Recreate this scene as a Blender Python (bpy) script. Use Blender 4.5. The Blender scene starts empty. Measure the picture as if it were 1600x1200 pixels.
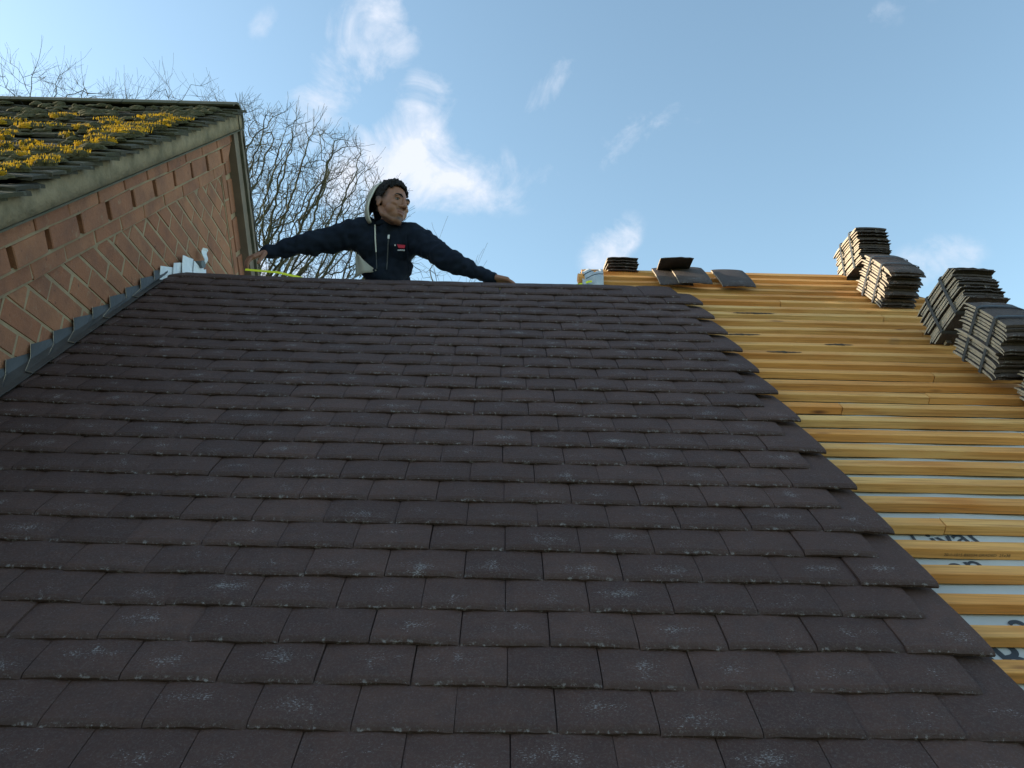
import bpy, bmesh, math, random
import numpy as np
from mathutils import Vector, Matrix, noise

random.seed(7); rng = np.random.default_rng(7)
rad = math.radians
scene = bpy.context.scene

# ------------------------------------------------------------------ camera
CAM = Vector((0.0, 0.0, 6.6))
PHI, TH = rad(19.5), rad(42.0)
cd = bpy.data.cameras.new('camera'); cam = bpy.data.objects.new('camera', cd)
scene.collection.objects.link(cam); scene.camera = cam
cd.sensor_width = 36.0; cd.lens = 36.0 * 1240.0 / 1600.0
cd.clip_start = 0.05; cd.clip_end = 2000.0
cx = Vector((0.99970763, -0.01831857, 0.01578252))       # camera right, in world axes
cy = Vector((0.02099386, 0.33375085, -0.94242752))       # camera down
cz = Vector((0.01199649, 0.94248332, 0.33403784))        # camera forward
m = Matrix.Identity(4)
for i in range(3):
    m[i][0] = cx[i]; m[i][1] = -cy[i]; m[i][2] = -cz[i]; m[i][3] = CAM[i]
cam.matrix_world = m
scene.render.resolution_x, scene.render.resolution_y = 1024, 768

# ------------------------------------------------------------------ sky, sun, exposure
SUN_AZ, SUN_EL = rad(-77.0), rad(18.8)       # azimuth from +Y, negative = to the left
world = bpy.data.worlds.new('World'); scene.world = world
world.use_nodes = True
nt = world.node_tree; N = nt.nodes; L = nt.links
for n_ in list(N): N.remove(n_)
def wn(t, **k):
    a = N.new(t)
    for kk, v in k.items(): setattr(a, kk, v)
    return a
def wmath(op, a, b=None, c=None, clamp=False):
    q = wn('ShaderNodeMath', operation=op); q.use_clamp = clamp
    for i, v in enumerate((a, b, c)):
        if v is None: continue
        if isinstance(v, (int, float)): q.inputs[i].default_value = v
        else: L.new(v, q.inputs[i])
    return q.outputs[0]
out = wn('ShaderNodeOutputWorld'); bg = wn('ShaderNodeBackground')
sky = wn('ShaderNodeTexSky', sky_type='NISHITA'); sky.sun_disc = False
sky.sun_elevation = SUN_EL; sky.sun_rotation = SUN_AZ
sky.altitude = 50; sky.air_density = 1.0; sky.dust_density = 0.5; sky.ozone_density = 1.6
tint = wn('ShaderNodeMix', data_type='RGBA', blend_type='MULTIPLY'); tint.inputs[0].default_value = 1.0
L.new(sky.outputs[0], tint.inputs[6]); tint.inputs[7].default_value = (1.74, 1.72, 1.46, 1)
tc = wn('ShaderNodeTexCoord')
nz = wn('ShaderNodeTexNoise'); nz.inputs['Scale'].default_value = 5.0; nz.inputs['Detail'].default_value = 9; nz.inputs['Roughness'].default_value = .58
L.new(tc.outputs['Generated'], nz.inputs['Vector'])
nz2 = wn('ShaderNodeTexNoise'); nz2.inputs['Scale'].default_value = 14.0; nz2.inputs['Detail'].default_value = 10; nz2.inputs['Roughness'].default_value = .62
nz2.inputs['Distortion'].default_value = .5
L.new(tc.outputs['Generated'], nz2.inputs['Vector'])
# cloud banks: centre direction, second point along the long axis, half length, half width, weight
CLOUDS = [((-0.175, 0.738, 0.652), (-0.114, 0.700, 0.705), .150, .058, 1.05),
          ((-0.135, 0.800, 0.585), (-0.079, 0.771, 0.632), .140, .066, 1.3),
          ((-0.085, 0.822, 0.562), (-0.020, 0.830, 0.556), .150, .056, .88),
          ((0.049, 0.759, 0.649), (0.065, 0.745, 0.663), .055, .026, .95),
          ((0.130, 0.861, 0.492), (0.150, 0.850, 0.506), .055, .032, .62),
          ((0.473, 0.771, 0.426), (0.490, 0.760, 0.427), .060, .035, .62),
          ((0.210, 0.760, 0.615), (0.349, 0.679, 0.646), .320, .030, .55),
          ((-0.270, 0.697, 0.664), (-0.260, 0.690, 0.675), .030, .018, .50),
          ((-0.330, 0.860, 0.390), (-0.200, 0.880, 0.430), .260, .10, .90)]
tot = None
for c, c2, la, lb, w in CLOUDS:
    c = Vector(c).normalized(); a = (Vector(c2) - c); a = (a - c * a.dot(c)).normalized(); b = c.cross(a)
    ds = []
    for ax, ln in ((a, la), (b, lb)):
        dn = wn('ShaderNodeVectorMath', operation='DOT_PRODUCT'); L.new(tc.outputs['Generated'], dn.inputs[0]); dn.inputs[1].default_value = ax
        ds.append(wmath('POWER', wmath('ABSOLUTE', wmath('MULTIPLY', dn.outputs['Value'], 1.0 / ln)), 2.0))
    fr = wn('ShaderNodeVectorMath', operation='DOT_PRODUCT'); L.new(tc.outputs['Generated'], fr.inputs[0]); fr.inputs[1].default_value = c
    front = wmath('GREATER_THAN', fr.outputs['Value'], 0.3)
    g = wmath('MULTIPLY', wmath('SUBTRACT', 1.0, wmath('ADD', ds[0], ds[1]), clamp=True), w)
    g = wmath('MULTIPLY', g, front)
    tot = g if tot is None else wmath('MAXIMUM', tot, g)
puff = wmath('ADD', wmath('MULTIPLY', nz.outputs['Fac'], 3.2), wmath('MULTIPLY', nz2.outputs['Fac'], 3.2))
mask = wmath('MULTIPLY', wmath('SUBTRACT', wmath('ADD', wmath('MULTIPLY', tot, .95), puff), 3.50), .85, clamp=True)
mask = wmath('MULTIPLY', mask, wmath('MULTIPLY', tot, 3.0, clamp=True))
mask = wmath('SMOOTHSTEP' if False else 'POWER', mask, 1.35)
cm = wn('ShaderNodeMix', data_type='RGBA'); L.new(mask, cm.inputs[0]); L.new(tint.outputs[2], cm.inputs[6])
cm.inputs[7].default_value = (4.1, 4.35, 4.9, 1)
L.new(cm.outputs[2], bg.inputs[0]); bg.inputs[1].default_value = 0.13
L.new(bg.outputs[0], out.inputs[0])

sd = bpy.data.lights.new('sun', 'SUN'); sd.energy = 5.0; sd.angle = rad(.5); sd.color = (1.0, .86, .66)
sun = bpy.data.objects.new('sun', sd); scene.collection.objects.link(sun)
sdir = Vector((math.sin(SUN_AZ) * math.cos(SUN_EL), math.cos(SUN_AZ) * math.cos(SUN_EL), math.sin(SUN_EL)))
sun.rotation_euler = sdir.to_track_quat('Z', 'Y').to_euler(); sun.location = CAM + sdir * 30
scene.view_settings.view_transform = 'Standard'; scene.view_settings.look = 'None'
scene.view_settings.exposure = 0.75; scene.view_settings.gamma = 1.0

# ------------------------------------------------------------------ frames
UP = Vector((0, math.cos(TH), math.sin(TH))); NR = Vector((0, -math.sin(TH), math.cos(TH))); XX = Vector((1, 0, 0))
RO = CAM - NR
def R(x, s, h=0.0):                                   # roof coordinates -> world
    return RO + XX * x + UP * s + NR * h
def W(x, y, z): return CAM + Vector((x, y, z))        # metres from the camera point
def lift(x, s):                                       # the slope rises a little towards the abutment
    t = min(max((-x - .5) / 1.0, 0), 1); return .016 * t * t * min(s / 2.0, 1.0)

# ------------------------------------------------------------------ object helpers
C = scene.collection
def tag(o, label=None, cat=None, group=None, kind=None):
    if label: o['label'] = label
    if cat: o['category'] = cat
    if group: o['group'] = group
    if kind: o['kind'] = kind
    return o
def empty(name, loc, **k):
    o = bpy.data.objects.new(name, None); C.objects.link(o); o.location = loc; o.empty_display_size = .1
    return tag(o, **k)
def link(name, me, parent=None, mats=()):
    o = bpy.data.objects.new(name, me); C.objects.link(o)
    for mt in mats: me.materials.append(mt)
    if parent:
        o.parent = parent
        pm = Matrix.Translation(parent.location) if parent.parent is None else Matrix.Translation(parent.location + parent.parent.location)
        if parent.type == 'EMPTY' and parent.rotation_euler != Matrix.Identity(3).to_euler():
            pm = pm @ parent.rotation_euler.to_matrix().to_4x4()
        me.transform(pm.inverted())
    return o
class MB:
    def __init__(s): s.v = []; s.f = []; s.uv = []; s.mi = []; s.rn = []
    def add(s, vs, fs, uvs=None, mi=0, rn=0.0):
        o = len(s.v); s.v.extend([tuple(q) for q in vs])
        for f in fs:
            s.f.append([o + i for i in f]); s.mi.append(mi); s.rn.append(rn)
            s.uv.append([(uvs[i] if uvs else (0, 0)) for i in f])
    def box(s, o, a, b, c, **k):
        o, a, b, c = map(Vector, (o, a, b, c))
        vs = [o, o + a, o + a + b, o + b, o + c, o + a + c, o + a + b + c, o + b + c]
        s.add(vs, [(0, 3, 2, 1), (4, 5, 6, 7), (0, 1, 5, 4), (1, 2, 6, 5), (2, 3, 7, 6), (3, 0, 4, 7)], **k)
    def prism(s, poly, off, **k):
        n = len(poly); off = Vector(off); vs = [Vector(p) for p in poly] + [Vector(p) + off for p in poly]
        s.add(vs, [tuple(range(n - 1, -1, -1)), tuple(range(n, 2 * n))] + [(i, (i + 1) % n, n + (i + 1) % n, n + i) for i in range(n)], **k)
    def tube(s, pts, rs, k=6, cap=True, **kw):
        pts = [Vector(p) for p in pts]; vs = []; fs = []; last = None
        for i, p in enumerate(pts):
            t = (pts[min(i + 1, len(pts) - 1)] - pts[max(i - 1, 0)]).normalized()
            if last is None: a = t.orthogonal().normalized()
            else: a = (last - t * last.dot(t)).normalized()
            last = a; b = t.cross(a); r = rs[i] if hasattr(rs, '__len__') else rs
            for j in range(k):
                q = 2 * math.pi * j / k; vs.append(p + (a * math.cos(q) + b * math.sin(q)) * r)
        for i in range(len(pts) - 1):
            for j in range(k): fs.append((i * k + j, i * k + (j + 1) % k, (i + 1) * k + (j + 1) % k, (i + 1) * k + j))
        if cap: fs.append(tuple(range(k - 1, -1, -1))); fs.append(tuple((len(pts) - 1) * k + j for j in range(k)))
        s.add(vs, fs, **kw)
    def mesh(s, name='mesh', smooth=False):
        me = bpy.data.meshes.new(name); me.from_pydata(s.v, [], s.f)
        me.polygons.foreach_set('material_index', s.mi)
        uvl = me.uv_layers.new(name='UVMap'); flat = [c for f in s.uv for q in f for c in q]
        uvl.data.foreach_set('uv', flat)
        at = me.attributes.new('rnd', 'FLOAT', 'FACE'); at.data.foreach_set('value', s.rn)
        if smooth: me.polygons.foreach_set('use_smooth', [True] * len(s.f))
        me.update(); return me
    def build(s, name, mats, parent=None, smooth=False):
        return link(name, s.mesh(name, smooth), parent, mats)

# ------------------------------------------------------------------ materials
def mat(name, base=(.5, .5, .5), rough=.8, spec=.3):
    mt = bpy.data.materials.new(name); mt.use_nodes = True
    t = mt.node_tree; b = t.nodes['Principled BSDF']
    b.inputs['Base Color'].default_value = (*base, 1); b.inputs['Roughness'].default_value = rough
    b.inputs['Specular IOR Level'].default_value = spec
    return mt, t, b
class G:                                              # small node-graph helper
    def __init__(s, t): s.t = t
    def n(s, ty, **k):
        a = s.t.nodes.new(ty)
        for kk, v in k.items(): setattr(a, kk, v)
        return a
    def set(s, sock, v):
        if isinstance(v, (int, float)): sock.default_value = v
        elif isinstance(v, tuple): sock.default_value = v if len(v) != 3 or sock.type == 'VECTOR' else (*v, 1)
        else: s.t.links.new(v, sock)
    def math(s, op, a, b=0.0, clamp=False):
        q = s.n('ShaderNodeMath', operation=op); q.use_clamp = clamp; s.set(q.inputs[0], a); s.set(q.inputs[1], b); return q.outputs[0]
    def mix(s, f, a, b, bt='MIX'):
        q = s.n('ShaderNodeMix', data_type='RGBA', blend_type=bt); s.set(q.inputs[0], f); s.set(q.inputs[6], a); s.set(q.inputs[7], b); return q.outputs[2]
    def noise(s, vec, scale, detail=4, rough=.55, dist=0.0):
        q = s.n('ShaderNodeTexNoise'); s.set(q.inputs['Vector'], vec); q.inputs['Scale'].default_value = scale
        q.inputs['Detail'].default_value = detail; q.inputs['Roughness'].default_value = rough; q.inputs['Distortion'].default_value = dist
        return q.outputs['Fac']
    def map(s, vec, scale=(1, 1, 1), loc=(0, 0, 0), rot=(0, 0, 0)):
        q = s.n('ShaderNodeMapping'); s.set(q.inputs[0], vec); q.inputs['Scale'].default_value = scale
        q.inputs['Location'].default_value = loc; q.inputs['Rotation'].default_value = rot; return q.outputs[0]
    def ramp(s, f, *st):
        q = s.n('ShaderNodeValToRGB'); s.set(q.inputs[0], f); e = q.color_ramp.elements
        while len(e) < len(st): e.new(.5)
        for i, (p, c) in enumerate(st):
            e[i].position = p; e[i].color = (*c, 1) if isinstance(c, tuple) else (c, c, c, 1)
        return q.outputs[0]
    def bump(s, h, b, strength=.5, dist=.002):
        q = s.n('ShaderNodeBump'); q.inputs['Strength'].default_value = strength; q.inputs['Distance'].default_value = dist
        s.set(q.inputs['Height'], h); s.t.links.new(q.outputs[0], b.inputs['Normal'])
def coords(g): return g.n('ShaderNodeTexCoord').outputs['Object']

def tile_material(name, c1, c2, scuff, haze=0.0):
    mt, t, b = mat(name, rough=.78, spec=.28); g = G(t); o = coords(g)
    uv = g.n('ShaderNodeUVMap').outputs[0]
    at = g.n('ShaderNodeAttribute'); at.attribute_name = 'rnd'; rn = at.outputs['Fac']
    sx = g.n('ShaderNodeSeparateXYZ'); t.links.new(uv, sx.inputs[0]); u, v = sx.outputs[0], sx.outputs[1]
    fine = g.noise(o, 230, 4, .75); mid = g.noise(o, 26, 5, .6); big = g.noise(o, 1.6, 3, .5)
    col = g.mix(rn, c1, c2)
    col = g.mix(g.ramp(mid, (.3, 0.0), (.75, .55)), col, (.043, .027, .027))
    col = g.mix(g.ramp(fine, (.50, 0.0), (.72, .75)), col, (.125, .098, .090))
    col = g.mix(g.ramp(big, (.45, 0.0), (.75, .45)), col, tuple(c * .72 for c in c1))
    # pale scuffs where the tiles rubbed in their packs: short streaks around the middle of the exposed part
    off = g.n('ShaderNodeCombineXYZ'); g.set(off.inputs[0], g.math('MULTIPLY', rn, 37.0)); g.set(off.inputs[1], g.math('MULTIPLY', rn, 91.0))
    vm = g.n('ShaderNodeVectorMath', operation='ADD'); t.links.new(g.map(uv, (1, 1.6, 1)), vm.inputs[0]); t.links.new(off.outputs[0], vm.inputs[1])
    uvr = vm.outputs[0]
    spk = g.noise(g.map(uvr, (1, 2.2, 1), rot=(0, 0, .1)), 30, 4, .66); cl = g.noise(uvr, 4.6, 4, .65)
    du = 0; r2 = g.math('FRACT', g.math('MULTIPLY', rn, 17.3)); r3 = g.math('FRACT', g.math('MULTIPLY', rn, 53.7)); r4 = g.math('FRACT', g.math('MULTIPLY', rn, 131.1))
    du = g.math('ABSOLUTE', g.math('SUBTRACT', u, g.math('ADD', .34, g.math('MULTIPLY', r2, .34)))); dv = g.math('ABSOLUTE', g.math('SUBTRACT', v, g.math('ADD', .10, g.math('MULTIPLY', r3, .14))))
    fall = g.math('SUBTRACT', 1.0, g.math('ADD', g.math('MULTIPLY', du, 1.6), g.math('MULTIPLY', dv, 6.0)), clamp=True)
    clus = g.math('ADD', g.math('MULTIPLY', fall, g.math('ADD', .14, g.math('MULTIPLY', r4, .26))), cl)
    sm = g.ramp(g.math('ADD', spk, g.math('MULTIPLY', clus, .50)), (.945, 0.0), (.985, 1.0))
    sp = g.ramp(g.noise(uvr, 95, 2, .5), (.70, 0.0), (.74, .7))
    edge = g.ramp(v, (.006, 1.0), (.030, 0.0)); en = g.noise(o, 85, 5, .75)
    em = g.math('MULTIPLY', edge, g.ramp(en, (.56, 0.0), (.62, .85)))
    tot = g.math('MAXIMUM', g.math('MAXIMUM', sm, sp), em)
    col = g.mix(g.ramp(v, (.012, .45), (.055, 0.0)), col, (.040, .024, .020))  # shading of the rounded nose painted in as a darker band
    col = g.mix(g.math('MULTIPLY', tot, scuff), col, (.34, .32, .32))
    t.links.new(col, b.inputs['Base Color'])
    h = g.math('ADD', g.math('MULTIPLY', fine, .6), g.math('MULTIPLY', g.noise(o, 90, 5, .7), 1.2))
    g.bump(h, b, .8, .004)
    return mt
M = {}
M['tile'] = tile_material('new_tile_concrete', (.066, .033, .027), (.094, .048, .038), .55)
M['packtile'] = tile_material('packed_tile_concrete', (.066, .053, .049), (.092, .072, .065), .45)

def simple(name, c1, c2, scale=8, rough=.8, bump=.3, bscale=60, spec=.3, stretch=(1, 1, 1), lo=.35, hi=.7, bd=.002):
    mt, t, b = mat(name, rough=rough, spec=spec); g = G(t); o = g.map(coords(g), stretch)
    t.links.new(g.mix(g.ramp(g.noise(o, scale, 5, .6), (lo, 0.0), (hi, 1.0)), c1, c2), b.inputs['Base Color'])
    if bump: g.bump(g.noise(o, bscale, 4, .65), b, bump, bd)
    return mt
M['edge'] = simple('tile_edge_grey', (.50, .41, .30), (.26, .225, .185), 30, bscale=200, bump=.5)
# softwood
mt, t, b = mat('batten_softwood', rough=.7, spec=.25); g = G(t); o = coords(g)
rnd = g.n('ShaderNodeObjectInfo').outputs['Random']
cmb = g.n('ShaderNodeCombineXYZ'); g.set(cmb.inputs[0], g.math('MULTIPLY', rnd, 50.0)); g.set(cmb.inputs[1], g.math('MULTIPLY', rnd, 23.0))
va = g.n('ShaderNodeVectorMath', operation='ADD'); t.links.new(o, va.inputs[0]); t.links.new(cmb.outputs[0], va.inputs[1]); oo = va.outputs[0]
gr = g.noise(g.map(oo, (1.6, 55, 55)), 2.0, 6, .6, .8)
base = g.mix(g.ramp(rnd, (0, 0.0), (1, 1.0)), (.74, .335, .090), (.70, .41, .15))
base = g.mix(g.ramp(g.noise(g.map(oo, (1.2, 6, 6)), 1.7, 3, .5), (.40, 0.0), (.72, 1.0)), base, (.58, .215, .045))
base = g.mix(g.ramp(gr, (.45, 0.0), (.70, .75)), base, (.33, .14, .04))
vor = g.n('ShaderNodeTexVoronoi'); t.links.new(g.map(oo, (3.2, 13, 13)), vor.inputs['Vector']); vor.inputs['Scale'].default_value = 1.0
base = g.mix(g.ramp(vor.outputs['Distance'], (.035, 1.0), (.12, 0.0)), base, (.16, .055, .02))
base = g.mix(g.ramp(g.noise(oo, 2.6, 4, .7), (.66, 0.0), (.72, .45)), base, (.20, .14, .09))
t.links.new(base, b.inputs['Base Color']); g.bump(gr, b, .35, .002); M['wood'] = mt
M['underlay'] = simple('breather_membrane', (.42, .44, .45), (.50, .52, .53), 5, .65, .35, 14, bd=.01)
M['print'] = mat('membrane_print', (.045, .055, .07), .7)[0]
M['stamp'] = mat('wood_stamp', (.05, .035, .02), .8)[0]
M['lead'] = simple('lead_sheet', (.050, .050, .050), (.070, .070, .070), 9, .5, .3, 25, .5, bd=.004)
M['litlead'] = simple('sunlit_lead_sheet', (.80, .83, .88), (.66, .70, .76), 18, .45, .3, 30, .5, bd=.004)  # lead with sunlight and sky reflection put into a pale colour
M['darkdisc'] = simple('grey_dull_metal', (.10, .12, .13), (.2, .22, .23), 20, .6)
# bricks and mortar
mt, t, b = mat('red_brick', rough=.9, spec=.2); g = G(t); o = coords(g)
at = g.n('ShaderNodeAttribute'); at.attribute_name = 'rnd'; rn = at.outputs['Fac']
c = g.mix(rn, (.31, .132, .078), (.39, .180, .102))
c = g.mix(g.ramp(g.noise(o, 9, 4, .6), (.4, 0.0), (.75, .7)), c, (.16, .085, .065))
c = g.mix(g.ramp(g.noise(o, 120, 3, .7), (.5, 0.0), (.8, .5)), c, (.36, .20, .14))
c = g.mix(g.ramp(g.noise(o, 38, 3, .6), (.66, 0.0), (.72, .6)), c, (.085, .05, .045))
c = g.mix(g.ramp(g.noise(o, 22, 6, .75), (.60, 0.0), (.70, .55)), c, (.36, .28, .19))
t.links.new(c, b.inputs['Base Color']); g.bump(g.math('ADD', g.noise(o, 45, 5, .7), g.math('MULTIPLY', g.noise(o, 220, 2, .7), .4)), b, .7, .006); M['brick'] = mt
M['mortar'] = simple('lime_mortar', (.38, .29, .185), (.28, .20, .135), 9, .95, .8, 120, bd=.004)
# old roof
mt, t, b = mat('weathered_tile', rough=.92, spec=.15); g = G(t); o = coords(g)
at = g.n('ShaderNodeAttribute'); at.attribute_name = 'rnd'; rn = at.outputs['Fac']
c = g.mix(rn, (.060, .055, .045), (.095, .082, .066))
c = g.mix(g.ramp(g.noise(o, 4, 5, .65), (.42, 0.0), (.62, .8)), c, (.075, .070, .040))
c = g.mix(g.ramp(g.noise(o, 34, 4, .7), (.60, 0.0), (.70, .7)), c, (.20, .20, .16))
t.links.new(c, b.inputs['Base Color']); g.bump(g.noise(o, 60, 5, .7), b, .8, .008); M['oldtile'] = mt
M['verge'] = simple('mossy_verge_mortar', (.30, .235, .15), (.15, .125, .08), 9, .95, .7, 45, bd=.008, lo=.42, hi=.70)
M['soffit'] = simple('weathered_soffit_board', (.21, .165, .125), (.14, .115, .09), 5, .9, .5, 60)
M['ridge'] = simple('ridge_tile_clay', (.14, .12, .09), (.08, .085, .055), 10, .9, .7, 60, bd=.005)
M['moss'] = simple('moss_cushion', (.055, .052, .026), (.13, .115, .07), 30, .95, .9, 160, .1, bd=.006)
mt, t, b = mat('moss_stalks_and_lit_tufts', (.54, .34, .035), .7, .1)
tr = t.nodes.new('ShaderNodeBsdfTranslucent'); tr.inputs[0].default_value = (.85, .60, .05, 1)
ms = t.nodes.new('ShaderNodeMixShader'); ms.inputs[0].default_value = .55
t.links.new(b.outputs[0], ms.inputs[1]); t.links.new(tr.outputs[0], ms.inputs[2]); t.links.new(ms.outputs[0], t.nodes['Material Output'].inputs[0]); M['stalk'] = mt
M['bark'] = simple('winter_bark', (.040, .036, .030), (.10, .10, .05), 3, .9, .5, 40)
M['grass'] = simple('grass', (.05, .09, .025), (.09, .11, .04), .6, .95, .6, 12, .1, bd=.03)
M['strap'] = simple('pack_strap', (.045, .05, .055), (.075, .08, .085), 20, .5, 0)
M['ctape'] = mat('yellow_tape', (.72, .74, .03), .4)[0]
M['fabric'] = simple('navy_fleece', (.009, .013, .023), (.014, .019, .031), 12, .95, .5, 300, .12)
M['hoodgrey'] = simple('grey_jersey', (.40, .375, .33), (.31, .29, .26), 9, .95, .5, 260, .1)
M['piping'] = mat('pale_piping', (.62, .60, .54), .8)[0]
M['trouser'] = simple('dark_trousers', (.022, .022, .026), (.03, .03, .034), 9, .95, .3, 200, .1)
M['boot'] = simple('brown_boots', (.07, .045, .025), (.05, .03, .02), 9, .7, .3, 60)
M['red'] = mat('red_badge', (.42, .02, .04), .7)[0]
M['white'] = mat('white_stitching', (.6, .6, .6), .7)[0]
M['zip'] = mat('zip_metal', (.06, .065, .07), .5)[0]
M['hair'] = simple('black_hair', (.006, .006, .007), (.014, .012, .012), 90, .75, .9, 160, .3, bd=.006)
M['eye'] = mat('eye_white', (.13, .11, .10), .3, .5)[0]; M['iris'] = mat('brown_iris', (.02, .012, .008), .2, .5)[0]
mt, t, b = mat('brown_skin', rough=.52, spec=.35); g = G(t); o = coords(g)
at = g.n('ShaderNodeAttribute'); at.attribute_name = 'beard'
at2 = g.n('ShaderNodeAttribute'); at2.attribute_name = 'lip'
c = g.mix(g.noise(o, 30, 4, .6), (.30, .145, .092), (.23, .105, .066))
c = g.mix(g.math('MULTIPLY', at.outputs['Fac'], .8), c, (.040, .026, .022)); c = g.mix(at2.outputs['Fac'], c, (.20, .085, .072))
t.links.new(c, b.inputs['Base Color']); b.inputs['Subsurface Weight'].default_value = .06; b.inputs['Subsurface Radius'].default_value = (.01, .004, .002)
g.bump(g.noise(o, 260, 3, .6), b, .12, .001); M['skin'] = mt

# ------------------------------------------------------------------ ground
mb = MB(); mb.add([(-900, -900, 0), (900, -900, 0), (900, 900, 0), (-900, 900, 0)], [(0, 1, 2, 3)])
tag(mb.build('ground', [M['grass']]), kind='structure')

# ------------------------------------------------------------------ the plain tile
TW, TL, TT = .1612, .265, .0108
def tile_verts(w, P, nu=10, vs=(0, .018, .05, .2, .45, .75, 1.0), rough=1.0, camx=.0022, camy=.003, seed=None, T=TT):
    """P(u, v, h) -> point.  returns verts, faces, uvs of a closed cambered tile"""
    V = []; UV = []; n = nu + 1; k = len(vs)
    je = [(random.uniform(-1, 1) * .0011 * rough, random.uniform(-1, 1) * .0008 * rough) for _ in range(n)]
    for side in (0, 1):
        for j, v in enumerate(vs):
            for i in range(n):
                u = i / nu
                cam = camx * (1 - (2 * u - 1) ** 2) + camy * (1 - (2 * v - 1) ** 2)
                dv = je[i][0] if j == 0 else 0; dh = je[i][1] if j <= 1 else 0
                dr = (-.0074, -.0040, -.0010)[j] if (j < 3 and side == 0) else (-.0022 if (side == 1 and j == 0) else 0)
                if side == 0 and (i == 0 or i == nu): dr -= .0012
                V.append(P(u * w, v * TL + dv + (.0012 if side else 0) * (j == 0), cam + dh + dr - T * side)); UV.append((u * w / TW, v))
    F = []
    for j in range(k - 1):
        for i in range(nu):
            a = j * n + i; F.append((a, a + 1, a + n + 1, a + n)); q = k * n
            F.append((q + a, q + a + n, q + a + n + 1, q + a + 1))
    q = k * n
    for i in range(nu):
        F.append((i + 1, i, q + i, q + i + 1)); a = (k - 1) * n + i; F.append((a, a + 1, q + a + 1, q + a))
    for j in range(k - 1):
        a = j * n; F.append((a, a + n, q + a + n, q + a)); a = j * n + nu; F.append((a + n, a, q + a, q + a + n))
    return V, F, UV

# ------------------------------------------------------------------ our house (roof being tiled)
house = empty('house', W(1.0, 3.4, -6.6), label='house roof being re-covered with dark brown plain tiles over bare orange timber battens', cat='house')
NOSE, BT = .020, -.030
def left_edge(s): return -1.462 - .05 * (s - 2.2) / 1.4 if s > .5 else -1.40
roof = MB()
for k in range(2, 36):
    s0 = .045 + .1 * k
    end = .833 - .017 * (s0 - 1.045) + (0 if k % 2 == 0 else .079)
    if k == 35: end = .545
    x1 = end; le = left_edge(s0) - .035
    while x1 > le + .02:
        x0 = x1 - TW - random.uniform(-.0006, .0008); w = x1 - x0
        if x0 < le: x0 = le; w = x1 - x0
        js = random.gauss(0, .0014); jh = random.uniform(-.0008, .0014); rot = random.gauss(0, .0035); tw = random.gauss(0, .0012)
        ln = 1.0 if k < 35 else .62
        def P(a, b_, h, x0=x0, s0=s0, js=js, jh=jh, rot=rot, tw=tw, w=w, ln=ln):
            t = b_ / TL
            hh = NOSE + jh - .038 * t + h + tw * (a / w - .5) * 2 * (1 - t)
            if k >= 34: hh += .006 * t
            x = x0 + a - rot * b_; s = s0 + js + b_ * ln + rot * a
            return R(x, s, hh + lift(x, s))
        V, F, UV = tile_verts(w, P)
        roof.add(V, F, UV, rn=random.random())
        x1 = x0 - random.uniform(.0008, .0024)
roof.build('roof_tiles', [M['tile']], house)

# battens
def xhip(s): return 1.83 + (4.05 - s) / 1.38
def batten(x0, x1, s, w=.036, t_=.025, wav=0.0):
    n = max(2, int((x1 - x0) / .12)); mb = MB(); V = []; F = []; ph = random.uniform(0, 6); am = random.uniform(.0004, .0016)
    for i in range(n + 1):
        x = x0 + (x1 - x0) * i / n; d = am * math.sin(ph + x * 3.1) + wav * math.sin(x * 5 + ph)
        j = random.gauss(0, .0003)
        e = .0012
        prof = [(0, 0), (0, t_ - e), (e, t_), (w - e, t_), (w, t_ - e), (w, 0)]
        for a, h in prof: V.append(R(x, s + a + d + j, BT - t_ + h + d * .5 + j + lift(x, s)))
    for i in range(n):
        for j in range(6): F.append((i * 6 + j, (i + 1) * 6 + j, (i + 1) * 6 + (j + 1) % 6, i * 6 + (j + 1) % 6))
    F.append(tuple(range(6))); F.append(tuple(n * 6 + j for j in range(5, -1, -1)))
    mb.add(V, F); o = mb.build('batten', [M['wood']], house)
    return o
stamp_parent = None
for j in range(1, 41):
    s = .047 + .1 * j; xe = min(xhip(s + .04) - .01, 4.6)
    if s < 3.6: x0 = .45 if s < 3.3 else .38
    else: x0 = {36: .30, 37: .455, 38: .44, 39: .425, 40: .40}.get(j, .40)
    cuts = [x0]
    if random.random() < .45 and xe - x0 > 1.0: cuts.append(random.uniform(max(1.0, x0 + .5), min(xe - .25, x0 + 1.9)))
    cuts.append(xe)
    ds = random.uniform(-.002, .002)
    for a, b_ in zip(cuts[:-1], cuts[1:]):
        o = batten(a + .0015, b_ - .0015, s + ds + random.uniform(-.0015, .0015))
        if j == 15 and stamp_parent is None: stamp_parent = o
# ridge board along the bare ridge, hip board and rafters that carry the battens
mb = MB(); mb.box(R(.42, 4.098, -.075), XX * 1.38, UP * .028, NR * .036); mb.build('ridge_board', [M['wood']], house)
mb = MB(); a = R(1.83, 4.06, -.10); b_ = R(4.6, 4.06 - 2.77 * 1.38, -.10); d = (b_ - a); mb.box(a, d, XX * .035, NR * .042); mb.build('hip_board', [M['wood']], house)
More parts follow.
